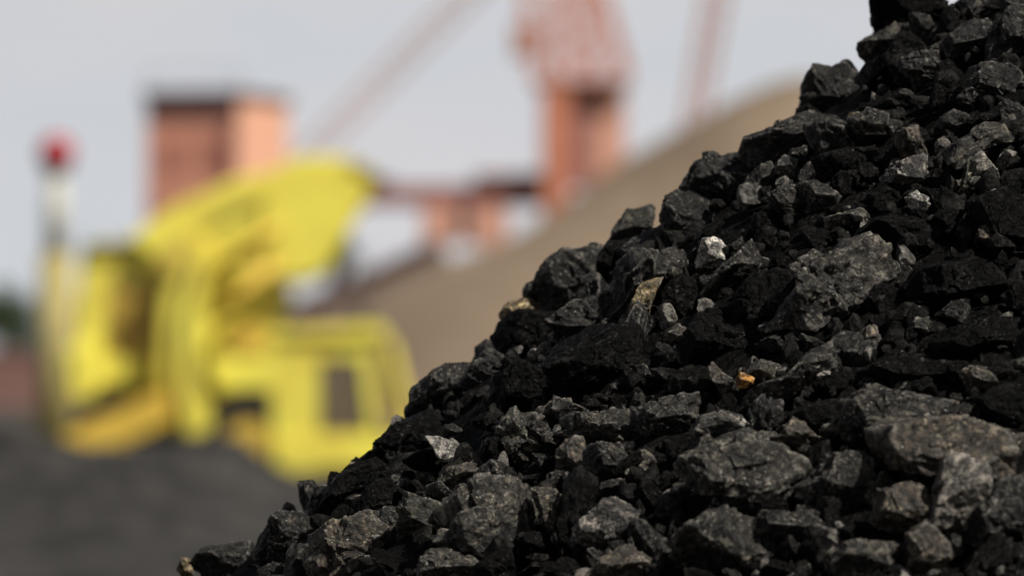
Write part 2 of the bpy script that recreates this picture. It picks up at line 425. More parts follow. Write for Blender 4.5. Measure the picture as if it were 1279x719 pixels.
hero([(935,192),(948,160),(968,152),(1000,146),(1030,141),(1064,149),(1062,168),(1035,182),(1000,192),(990,203),(970,208),(950,203)], 'dgrey', 'long rough ridge lump', 'forming the sky edge under the upright dark block', .3, UP)
hero([(1063,150),(1085,139),(1110,142),(1125,155),(1112,170),(1096,182),(1080,172)], 'dgrey', 'chipped grey lump', 'beside the long rough ridge lump', .3)
hero([(1059,149),(1064,138),(1074,141),(1072,151),(1064,155)], 'tan', 'tan pebble', 'perched on the end of the long rough ridge lump', 1.0)
hero([(998,232),(1012,225),(1030,229),(1050,240),(1044,260),(1030,275),(1012,270),(1002,252)], 'dgrey', 'smooth domed lump', 'with a thin pale rim midway up the heap', .35, UP)
hero([(1028,274),(1055,265),(1084,257),(1087,275),(1060,283),(1035,285)], 'olive', 'thin olive ledge', 'poking out below the smooth domed lump', .4, UP)
hero([(960,237),(980,225),(1000,231),(1010,262),(1006,290),(985,286),(966,264)], 'dgrey', 'crumbly grey lump', 'beside the smooth domed lump', .35, FR)
hero([(968,209),(980,196),(993,201),(997,219),(981,224)], 'speck', 'glittering speckled nugget', 'under the long rough ridge lump', .6)
# --- upper sky edge
hero([(858,240),(874,208),(892,193),(915,190),(938,197),(948,225),(942,252),(915,278),(880,278),(860,264)], 'dark', 'large sky-edge lump', 'with a blue sheen and shiny pitted flank', .3, UP)
hero([(816,300),(821,275),(832,255),(850,238),(874,246),(882,266),(878,290),(882,307),(862,314),(838,318)], 'dark', 'hollowed dark lump', 'on the sky edge below the large sky-edge lump', .25, UP)
hero([(758,314),(771,285),(785,264),(812,261),(820,280),(817,300),(800,317),(775,316)], 'olive', 'olive brown lump', 'smooth and sloping on the sky edge', .05, UL)
hero([(865,320),(875,303),(892,298),(906,312),(910,322),(898,333),(883,339),(873,333)], 'pale', 'bright white stone', 'wedged in the middle of the heap', .75, UR, name='white_stone')
hero([(868,377),(890,352),(900,336),(925,315),(938,304),(960,326),(947,337),(927,347),(927,362),(900,371)], 'dgrey', 'sharp ridged shard', 'with a pale crest beside the bright white stone', .4, UR)
hero([(672,378),(690,335),(705,315),(730,313),(762,321),(770,336),(747,354),(737,387),(731,407),(712,412),(690,402)], 'dgrey', 'big rounded edge lump', 'dark on one flank with a pitted shiny top', .3, UR)
hero([(764,350),(780,318),(795,308),(830,316),(857,321),(865,346),(853,358),(825,355),(812,368),(797,404),(775,409),(760,392)], 'dgrey', 'sloping grey lump', 'with a dark hollow under its lit top', .35, UP)
hero([(798,362),(812,349),(825,352),(815,372),(808,395),(804,414),(791,410),(787,390)], 'tan', 'yellowish crust', 'of mineral running down the sloping grey lump', .95)
hero([(649,370),(659,354),(677,351),(682,370),(668,380),(655,379)], 'dark', 'small cap lump', 'on the sky edge above the tan ledge stone', .1)
hero([(621,388),(640,377),(660,375),(670,384),(657,400),(640,407),(627,399)], 'tan', 'tan ledge stone', 'on the sky edge with a dark underside', .45, UP)
hero([(616,411),(625,401),(637,404),(639,415),(628,420),(617,419)], 'pale', 'small pale chip', 'under the tan ledge stone', .5)
hero([(588,457),(598,434),(612,424),(631,423),(636,440),(630,454),(605,461)], 'dgrey', 'grey faced edge lump', 'above the flat-topped black block', .3, FR)
hero([(669,438),(676,429),(687,429),(691,443),(682,449)], 'ash', 'pale grey nugget', 'alone in the dark below the big rounded edge lump', .5)
hero([(829,423),(845,404),(861,416),(857,426),(845,432)], 'brown', 'light brown triangle stone', 'in the dark below the yellowish crust', .5, FR, name='brown_stone')
# --- lower sky edge
hero([(517,520),(523,480),(530,466),(548,457),(590,454),(609,461),(606,482),(600,502),(580,524),(545,530)], 'dgrey', 'flat-topped black block', 'standing out on the sky edge beside the yellow cab', .3, UP)
hero([(440,590),(468,560),(500,532),(530,518),(562,530),(552,560),(510,585),(470,602)], 'black', 'steep black edge lump', 'below the flat-topped black block', .05, (-1, .3, .5))
hero([(378,652),(400,618),(432,590),(462,580),(482,596),(470,620),(435,640),(400,655)], 'black', 'low black edge lump', 'in front of the yellow cab bottom', .05, (-1, .3, .5))
hero([(470,573),(482,561),(500,561),(510,572),(495,584),(478,584)], 'dark', 'faint pitted lump', 'half sunk in the steep black edge', .55)
hero([(534,547),(548,546),(570,554),(586,562),(582,575),(566,581),(551,569)], 'pale', 'light grey triangular stone', 'sharp pointed, lying in black coal', .55, FR, cut=1)
hero([(543,598),(560,586),(585,579),(601,571),(607,585),(592,602),(575,617),(559,614)], 'brown', 'brownish crooked lump', 'below the light grey triangular stone', .35, UP)
hero([(598,592),(615,576),(630,581),(642,595),(652,601),(630,608),(605,605)], 'dgrey', 'small wedge lump', 'sitting on top of the cracked grey block', .4, UR)
hero([(623,526),(635,514),(660,504),(674,530),(677,560),(662,592),(650,582),(638,560)], 'olive', 'layered striped lump', 'with upright splinters in the lower heap', .4, (.5, .5, 1), rough=2.0)
hero([(662,516),(680,520),(692,540),(673,566),(663,547)], 'dgrey', 'upright grey splinter', 'beside the layered striped lump', .6)
hero([(668,516),(685,499),(709,499),(714,513),(697,523),(691,541),(678,537)], 'brown', 'brown hooked lump', 'above the upright grey splinter', .45, UP)
hero([(690,532),(710,519),(740,517),(792,513),(800,530),(782,552),(765,556),(745,543),(715,543)], 'grey', 'long bedded lump', 'of wavy grey layers in the middle of the heap', .4, UP, rough=1.7)
hero([(696,556),(712,544),(726,549),(737,575),(731,603),(715,608),(698,592)], 'brown', 'mottled brown lump', 'beneath the long bedded lump', .3, FR)
hero([(729,556),(745,547),(769,557),(787,580),(792,600),(770,608),(745,603),(731,580)], 'dgrey', 'curved grey lump', 'with a bluish face beneath the long bedded lump', .35, UR)
hero([(662,604),(690,600),(701,620),(714,650),(709,667),(695,660),(689,668),(677,640)], 'brown', 'leaning oblong slab', 'beside the cracked grey block', .5, FR, cut=1)
hero([(552,642),(573,615),(592,605),(620,601),(656,607),(657,640),(667,680),(666,712),(640,699),(600,688),(578,678),(555,657)], 'grey', 'large cracked grey block', 'with a flat lit face low on the heap', .4, (.1, .35, 1), cut=1)
hero([(498,642),(509,611),(525,614),(540,627),(559,630),(556,662),(530,689),(503,684)], 'olive', 'rough olive lump', 'against the side of the cracked grey block', .3, FR)
hero([(390,662),(400,650),(430,649),(466,638),(476,655),(478,690),(472,728),(400,733),(388,700)], 'brown', 'squared brown block', 'with pale upright veins at the foot of the view', .4, (.1, .25, 1), cut=1)
hero([(320,662),(334,645),(355,642),(380,649),(394,647),(391,670),(382,702),(350,714),(323,692)], 'dgrey', 'edge lump with pale cap', 'next to the squared brown block', .3, UR)
hero([(238,714),(257,686),(285,680),(316,674),(328,695),(334,722),(290,738),(243,733)], 'dark', 'lowest edge lump', 'where the sky edge leaves the view', .25, UP)
hero([(221,712),(228,698),(238,699),(240,720),(225,724)], 'tan', 'rusty tan pebble', 'at the very foot of the sky edge', .3)
hero([(513,706),(530,692),(555,687),(586,696),(608,716),(592,739),(528,739)], 'grey', 'half-hidden grey lump', 'below the cracked grey block', .45, UP)
hero([(728,718),(758,695),(780,682),(812,684),(815,712),(802,739),(738,739)], 'brown', 'cut-off brown lump', 'below the two-toned lump', .45, UP)
hero([(713,667),(729,640),(745,629),(775,627),(802,645),(798,667),(792,687),(760,693),(728,691)], 'speck', 'two-toned lump', 'black on one side and brown speckled on the other', .35, (.8, .4, .8))
hero([(826,682),(844,660),(870,654),(885,647),(905,639),(937,649),(950,668),(942,692),(921,711),(880,722),(838,711)], 'dgrey', 'pale-shouldered lump', 'with one bright rounded flank, low on the heap', .4, UR)
hero([(936,651),(960,640),(1000,640),(1022,655),(1042,668),(1016,680),(980,683),(950,681)], 'dark', 'purplish flat lump', 'beside the pale-shouldered lump', .3, UP)
hero([(840,585),(860,571),(890,561),(920,547),(960,547),(980,565),(1000,575),(1009,597),(997,622),(960,628),(935,620),(905,612),(885,614),(864,619),(849,601)], 'grey', 'wide smooth grey lump', 'overhanging a black gap in the lower heap', .45, (0, .55, 1), cut=.5)
hero([(860,541),(869,525),(885,517),(931,517),(940,530),(921,549),(895,560),(869,557)], 'speck', 'sugary white crusted rock', 'on top of the wide smooth grey lump', .5, UR)
hero([(917,474),(925,466),(939,467),(942,477),(932,485),(921,482)], 'ochre', 'orange ochre nugget', 'the only bright orange stone in the heap', 1.5, FR)
hero([(934,469),(955,446),(970,456),(962,475),(945,482)], 'olive', 'smooth olive chip', 'touching the orange ochre nugget from above', .5, FR)
hero([(881,463),(892,454),(905,469),(923,481),(916,497),(904,502),(899,486)], 'brown', 'brown forked lump', 'on the lower side of the orange ochre nugget', .5)
hero([(928,503),(950,480),(985,470),(1008,444),(1030,435),(1050,439),(1057,462),(1035,477),(1000,484),(980,503),(955,515)], 'dgrey', 'long slanting lump', 'below the large slanted plate', .3, UP)
hero([(1013,467),(1025,455),(1038,454),(1039,473),(1028,480)], 'pale', 'pinkish white nugget', 'set in the top of the long slanting lump', .95)
hero([(990,328),(1000,316),(1040,307),(1055,299),(1075,303),(1123,311),(1126,318),(1110,344),(1077,364),(1057,390),(1015,414),(985,433),(966,422),(960,411),(975,385),(1003,358),(1005,352),(995,345)], 'grey', 'large slanted plate', 'of mottled grey coal in the middle of the heap', .55, (-.1, .5, 1), deep=.5, cut=1)
hero([(945,412),(955,402),(967,403),(967,419),(955,424)], 'dgrey', 'little dusty lump', 'at the low tip of the large slanted plate', .5)
hero([(1072,412),(1085,405),(1099,411),(1099,431),(1085,440),(1077,429)], 'brown', 'small brown nub', 'alone in the dark below the large slanted plate', .5, FR, name='brown_stone')
hero([(1141,400),(1152,394),(1162,402),(1158,419),(1147,426)], 'olive', 'dim olive nub', 'in the black shadow beside the small brown nub', .5)
hero([(1203,466),(1215,454),(1233,461),(1245,478),(1231,494),(1211,490)], 'brown', 'isolated dull brown lump', 'in the black shadow near the outer edge', .45)
hero([(978,532),(1000,514),(1052,498),(1058,540),(1022,553),(990,548)], 'black', 'smooth black lump', 'behind the winding brown lump', .15)
hero([(960,546),(978,524),(995,524),(1015,544),(1034,549),(1030,567),(1016,575),(1000,557),(985,543)], 'brown', 'winding brown lump', 'between the wide smooth grey lump and the flat top slab', .5, UP)
hero([(1046,503),(1070,484),(1100,489),(1140,497),(1192,504),(1201,515),(1182,527),(1130,533),(1090,548),(1060,553),(1046,530)], 'dgrey', 'flat top slab', 'lying over the huge speckled boulder', .4, (0, .7, .9), cut=.5)
hero([(1068,562),(1088,545),(1120,534),(1160,526),(1205,524),(1247,539),(1275,562),(1276,582),(1250,596),(1200,586),(1160,590),(1110,584),(1078,580)], 'brown', 'huge speckled boulder', 'the widest brown lump low in the heap', .5, (.1, .5, 1), cut=.5)
hero([(1160,627),(1171,600),(1184,574),(1205,570),(1250,594),(1248,606),(1217,637),(1190,664),(1163,650)], 'ash', 'pale flat-faced stone', 'leaning under the huge speckled boulder', .75, (-.15, .5, 1), cut=1)
hero([(1193,664),(1220,636),(1252,604),(1290,598),(1300,660),(1255,695),(1208,695)], 'dark', 'blue-black lump', 'under the pale flat-faced stone', .3, FR)
hero([(1088,642),(1099,615),(1125,601),(1151,618),(1167,645),(1167,667),(1140,683),(1110,671),(1090,657)], 'brown', 'rounded brown lump', 'beside the pale flat-faced stone', .5, (.1, .6, 1))
hero([(1138,672),(1160,655),(1182,670),(1186,702),(1167,727),(1138,716)], 'brown', 'crumbly brown lump', 'below the pale flat-faced stone', .45, FR)
hero([(1046,702),(1059,680),(1095,671),(1117,677),(1123,702),(1102,729),(1058,729)], 'grey', 'bottom grey lump', 'below the rounded brown lump', .5, UP)
hero([(1003,612),(1030,579),(1060,559),(1082,575),(1088,610),(1077,642),(1040,654),(1013,642)], 'dgrey', 'tall dusty lump', 'beside the wide smooth grey lump', .3, FR)
hero([(813,642),(830,619),(846,612),(850,625),(836,642),(819,650)], 'dark', 'thin dark shard', 'in the black gap above the pale-shouldered lump', .3, UR)
hero([(1028,697),(1044,682),(1054,700),(1047,724),(1029,719)], 'brown', 'upright brown chip', 'beside the bottom grey lump', .45)
hero([(798,512),(830,499),(864,497),(873,520),(852,548),(820,563),(798,548)], 'dgrey', 'ragged dark lump', 'beside the sugary white crusted rock', .25, FR)
hero([(612,452),(618,425),(640,395),(680,378),(705,400),(695,440),(650,462)], 'black', 'black backing lump', 'holding up the tan ledge stone', .0)
hero([(740,340),(762,306),(790,300),(812,316),(800,350),(760,366)], 'black', 'black filling lump', 'wedged beneath the olive brown lump', .0)
hero([(690,400),(720,380),(770,370),(790,410),(740,440),(700,436)], 'dark', 'dull shadowed lump', 'under the big rounded edge lump', .05)
# --- lumps standing in shadow; the black ones carry that shade in their colour
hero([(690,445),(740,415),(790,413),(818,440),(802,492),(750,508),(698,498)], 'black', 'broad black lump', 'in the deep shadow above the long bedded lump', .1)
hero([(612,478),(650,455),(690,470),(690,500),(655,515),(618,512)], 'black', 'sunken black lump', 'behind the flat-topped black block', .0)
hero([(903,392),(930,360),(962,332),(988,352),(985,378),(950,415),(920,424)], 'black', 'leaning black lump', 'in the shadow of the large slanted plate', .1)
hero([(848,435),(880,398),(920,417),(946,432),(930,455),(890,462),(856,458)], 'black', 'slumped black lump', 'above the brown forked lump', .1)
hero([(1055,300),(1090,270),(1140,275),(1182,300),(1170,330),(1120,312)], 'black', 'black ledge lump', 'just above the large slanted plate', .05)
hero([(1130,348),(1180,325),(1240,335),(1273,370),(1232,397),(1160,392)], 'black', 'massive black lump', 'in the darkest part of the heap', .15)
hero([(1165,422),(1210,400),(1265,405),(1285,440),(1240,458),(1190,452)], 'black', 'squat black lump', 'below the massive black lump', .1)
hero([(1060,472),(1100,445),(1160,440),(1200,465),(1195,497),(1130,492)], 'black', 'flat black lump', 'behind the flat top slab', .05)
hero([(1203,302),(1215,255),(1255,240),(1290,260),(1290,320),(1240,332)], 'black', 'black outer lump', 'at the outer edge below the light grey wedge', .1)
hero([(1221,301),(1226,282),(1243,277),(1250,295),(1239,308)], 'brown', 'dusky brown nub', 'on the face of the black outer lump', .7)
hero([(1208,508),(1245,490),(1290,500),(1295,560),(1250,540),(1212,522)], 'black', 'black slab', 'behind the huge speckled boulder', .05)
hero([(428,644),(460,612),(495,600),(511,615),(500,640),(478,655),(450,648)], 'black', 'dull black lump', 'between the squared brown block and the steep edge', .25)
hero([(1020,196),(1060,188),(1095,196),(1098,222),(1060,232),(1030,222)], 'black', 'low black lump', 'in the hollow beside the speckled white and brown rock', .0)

# --- base body of the heap
def build_heap_body():
    na, nr = 420, 260
    th = np.linspace(0, 2 * np.pi, na, endpoint=False); rr = np.linspace(0.0, 2.95, nr)
    TH, RR = np.meshgrid(th, rr); x = AP.x + RR * np.cos(TH); y = AP.y + RR * np.sin(TH)
    z = heap_h(x, y)
    p = np.stack([x.ravel(), y.ravel(), z.ravel()], 1)
    d = vnoise(p / .11, 3) * .016 + (0.5 - np.abs(vnoise(p / .05, 4))) * .016 + (0.5 - np.abs(vnoise(p / .022, 6))) * .008
    p[:, 2] += d - 0.016
    i = np.arange(nr - 1)[:, None]; j = np.arange(na)[None]
    a = i * na + j; b = i * na + (j + 1) % na; c = (i + 1) * na + (j + 1) % na; e = (i + 1) * na + j
    f = np.stack([a, b, c, e], -1).reshape(-1, 4)[:, ::-1]
    o = bpy.data.objects.new('coal_fines', mesh_np('coal_fines', p, f, RM['black'])); COL.objects.link(o)  # shade-darkened black keeps the gaps between lumps dark
    tag(o, 'black coal dust and crumbs filling the heap between the lumps', 'coal fines', kind='stuff')
build_heap_body()

# --- small rubble nobody would count
def build_rubble():
    g = np.random.default_rng(77); b2, f2 = ico(2); b3, f3 = ico(3)
    V, Fc, MI, off = [], [], [], 0
    n = 0
    while n < 6900:
        inner = n < 1100
        if inner:
            px, py = g.uniform(200, 1330), g.uniform(-40, 760)
            if py < 689 - .77 * (px - 300): continue
            t, d = heap_t(px, py); c = CAM + d * t; sz = g.uniform(.0028, .0085) if g.random() < .85 else g.uniform(.008, .013)
        else:
            th, r = g.uniform(0, 2 * np.pi), 2.85 * math.sqrt(g.uniform(0, 1))
            if g.random() < .45: th = g.uniform(-2.9, -.2); r = g.uniform(.05, 1.7)
            c = np.array([AP.x + r * math.cos(th), AP.y + r * math.sin(th), 0]); c[2] = heap_h(c[0], c[1]); sz = .018 + .034 * g.random() ** 2.2
            q = c - CAM
            X_ = q[0] / q[1] / K; Y_ = (q[2] / q[1] - math.tan(PITCH)) / K
            mg = (sz * 1.6 + .02) / q[1] / K
            if abs(X_) < 640 + mg and abs(Y_) < 360 + mg and q[1] < 5.15: continue
            if abs(X_) < 700 and 359.5 - Y_ - sz * 1.8 / q[1] / K < 712 - .77 * (X_ + 639.5 - 300): continue
        base, fc = (b2, f2) if inner else (b3, f3)
        r = np.full(len(base), 1.25)
        for _ in range(9):
            q = g.normal(size=3); q /= np.linalg.norm(q); cc = base @ q
            r = np.minimum(r, np.where(cc > 1e-3, g.uniform(.5, .85) / np.maximum(cc, 1e-3), 9))
        sc = g.uniform(.6, 1.5, 3)
        P = base * r[:, None] * sc * sz
        if not inner: P = P * (1 + vnoise(P / (sz * .5) + n, 5)[:, None] * .12)
        V.append(P + c - np.array([0, 0, sz * .1])); Fc.append(fc + off); off += len(base); n += 1
        MI += [int(g.choice([0, 1, 2, 3], p=[.14, .84, .02, 0] if inner else [.4, .3, .05, .25]))] * len(fc)  # rubble in view mostly takes the shade-darkened black
    me = mesh_np('coal_rubble', np.concatenate(V), np.concatenate(Fc), RM['dark'], smooth=False)
    for k in ('black', 'brown', 'dgrey'): me.materials.append(RM[k])
    me.polygons.foreach_set('material_index', np.array(MI, dtype=np.int32))
    o = bpy.data.objects.new('coal_rubble', me); COL.objects.link(o)
    tag(o, 'fine coal rubble and splinters scattered between the lumps', 'coal rubble', kind='stuff')
build_rubble()

# --- countable small lumps in the gaps
def inside(p, poly):
    x, y = p; c = False; n = len(poly)
    for i in range(n):
        x0, y0 = poly[i]; x1, y1 = poly[i - 1]
        if (y0 > y) != (y1 > y) and x < (x1 - x0) * (y - y0) / (y1 - y0) + x0: c = not c
    return c

def build_fillers():
    g = np.random.default_rng(42)
    lib = []
    for i in range(18):
        k = int(g.integers(6, 9)); an = np.sort(g.uniform(0, 2 * np.pi, k) * .3 + np.linspace(0, 2 * np.pi, k, endpoint=False) * .85)
        pl = [(math.cos(a) * r * .03, math.sin(a) * r * .03 * g.uniform(.7, 1)) for a, r in zip(an, g.uniform(.7, 1.1, k))]
        P, f = rock_shape(pl, .021, 5, g)
        lib.append((P, f))
    tones = ['black', 'dark', 'dgrey', 'brown', 'olive', 'grey']
    meshes = {}
    pts = []
    used = set(h[3] + 'x' for h in heroes)
    tries = 0
    sizes = {0: 'tiny', 1: 'small', 2: 'medium'}
    word = {'black': 'black', 'dark': 'dull black', 'dgrey': 'dusty grey', 'brown': 'brownish', 'olive': 'olive tinged', 'grey': 'light grey'}
    while len(pts) < 170 and tries < 60000:
        tries += 1
        px, py = g.uniform(225, 1300), g.uniform(-5, 728)
        if py < 685 - .77 * (px - 300) + 6: continue
        sz = g.choice([17, 24, 33, 44], p=[.2, .3, .3, .2]) * (1.2 if tries < 8000 else .9)
        if any(math.hypot(px - a, py - b) < (sz + c) * .72 for a, b, c in pts): continue
        cov = [h for h in heroes if inside((px, py), h[4])]
        if cov: continue
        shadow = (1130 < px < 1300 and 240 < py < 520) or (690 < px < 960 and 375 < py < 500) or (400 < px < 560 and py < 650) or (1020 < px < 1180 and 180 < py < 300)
        p = [.82, .18, 0, 0, 0, 0] if shadow else [.40, .42, .10, .04, .03, .01]  # lumps in shaded regions get their shade as black colour
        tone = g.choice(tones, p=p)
        pts.append((px, py, sz))
        near = sorted(heroes, key=lambda h: math.hypot(px - h[0], py - h[1]) - h[2] * .35)[:7]
        sw = sizes[0 if sz < 15 else 1 if sz < 24 else 2]
        a, b = near[0], near[1]
        lab = None
        cand = [(near[i], near[j]) for s_ in range(1, 11) for i in range(7) for j in range(i + 1, 7) if i + j == s_]
        for a, b in cand:
            # really between the two
            ha = np.array([a[0] - px, a[1] - py]); hb = np.array([b[0] - px, b[1] - py])
            if ha @ hb > -.15 * np.linalg.norm(ha) * np.linalg.norm(hb): continue
            key = tuple(sorted((a[3], b[3])))
            if key in used: continue
            used.add(key); lab = f"{sw} {word[tone]} lump between the {a[3]} and the {b[3]}"; break
        if lab is None or len(lab.split()) > 16:
            for a in near:
                dx, dy = px - a[0], py - a[1]
                rel = 'just above' if dy < -abs(dx) * .8 else 'just below' if dy > abs(dx) * .8 else 'beside'
                key = (sw, word[tone], rel, a[3])
                if key in used: continue
                used.add(key); lab = f"{sw} {word[tone]} lump {rel} the {a[3]}"; break
        if lab is None: lab = f"{sw} {word[tone]} lump deep in a gap of the heap"
        li = int(g.integers(len(lib)))
        if (li, tone) not in meshes:
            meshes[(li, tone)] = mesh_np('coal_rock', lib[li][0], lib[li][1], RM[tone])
        t, d = heap_t(px, py)
        s_ = sz * K * t / .03
        o = bpy.data.objects.new('coal_rock', meshes[(li, tone)]); COL.objects.link(o)
        o.location = CAM + d * (t - .1 * sz * K * t)
        o.rotation_euler = (g.uniform(-.5, .5), g.uniform(0, 6.28), g.uniform(-.6, .6)); o.scale = (s_ * g.uniform(.85, 1.25), s_ * g.uniform(.8, 1.1), s_ * g.uniform(.8, 1.1))
        tag(o, lab, 'coal lump', COALG)
    print('fillers', len(pts), 'heroes', len(heroes))
build_fillers()

# ------------------------------------------------------------------ ground
bm = bmesh.new(); bmesh.ops.create_grid(bm, x_segments=40, y_segments=40, size=5000)
tag(link_mesh('ground', bm, M['ground']), kind='structure')

# low mound of coal dust in front of the machines
def build_mound():
    Yc = 50.0
    prof = [(-420, 600), (-150, 552), (0, 540), (80, 548), (140, 560), (190, 556), (230, 545), (300, 546), (345, 578), (390, 604), (430, 622), (520, 642), (640, 690), (760, 730)]
    xs_ = np.array([at(a, b, Yc).x for a, b in prof]); zs_ = np.array([max(at(a, b, Yc).z, 0) for a, b in prof])
    nx, ny = 260, 200
    X, Y = np.meshgrid(np.linspace(xs_[0], xs_[-1], nx), np.linspace(Yc - 15, Yc + 3, ny))
    ridge = np.interp(X, xs_, zs_)
    e = np.where(Y < Yc, (Yc - Y) / 15, (Y - Yc) / 3)
    Z = ridge * np.clip(1 - e, 0, 1) ** 1.15
    p = np.stack([X.ravel(), Y.ravel(), Z.ravel()], 1)
    k = np.clip(p[:, 2] / .3, 0, 1)
    p[:, 2] += k * (vnoise(p / 1.1, 8) * .16 + (0.5 - np.abs(vnoise(p / .5, 9))) * .15 + (0.5 - np.abs(vnoise(p / .28, 19))) * .09 + (0.5 - np.abs(vnoise(p / .15, 10))) * .03) - .02
    i = np.arange(ny - 1)[:, None]; j = np.arange(nx - 1)[None]
    f = np.stack([i * nx + j, i * nx + j + 1, (i + 1) * nx + j + 1, (i + 1) * nx + j], -1).reshape(-1, 4)
    o = bpy.data.objects.new('coal_mound', mesh_np('coal_mound', p, f, M['mound'])); COL.objects.link(o)
    tag(o, 'low blurred mound of grey black coal dust in front of the yellow machines', 'coal mound')
build_mound()

# tan ore heap
def build_sand():
    Yc = 125.0
    apex = at(1015, 62, Yc)
    na, nr = 200, 220
    th = np.linspace(0, 2 * np.pi, na, endpoint=False); rr = np.linspace(0, 15.5, nr)
    TH, RR = np.meshgrid(th, rr); x = apex.x + RR * np.cos(TH); y = Yc + RR * np.sin(TH)
    prof = [(1010, 90), (960, 100), (910, 124), (840, 166), (740, 230), (640, 290), (560, 322), (480, 343), (400, 368), (340, 400), (270, 450), (180, 525)]
    rz = [(abs(at(a, b, Yc).x - apex.x), at(a, b, Yc).z) for a, b in prof]; rz = [(0, rz[0][1] + .05)] + rz[1:]
    z = np.interp(RR, [q[0] for q in rz], [q[1] for q in rz])
    p = np.stack([x.ravel(), y.ravel(), z.ravel()], 1)
    rill = vnoise(np.stack([TH.ravel() * 26, RR.ravel() * .18, 0 * RR.ravel()], 1) + vnoise(p / 1.5, 23)[:, None] * .5, 24)
    p[:, 2] += vnoise(p / 2.6, 21) * .2 + vnoise(p / .7, 22) * .06 + rill * .05 * np.clip(RR.ravel() / 3, 0, 1)
    p[:, 2] = np.maximum(p[:, 2], -.3)
    i = np.arange(nr - 1)[:, None]; j = np.arange(na)[None]
    a = i * na + j; b = i * na + (j + 1) % na; c = (i + 1) * na + (j + 1) % na; e = (i + 1) * na + j
    o = bpy.data.objects.new('sand_heap', mesh_np('sand_heap', p, np.stack([a, b, c, e], -1).reshape(-1, 4)[:, ::-1], M['sandheap'])); COL.objects.link(o)
    tag(o, 'tall tan heap of ore sand rising behind the coal', 'sand heap')
build_sand()

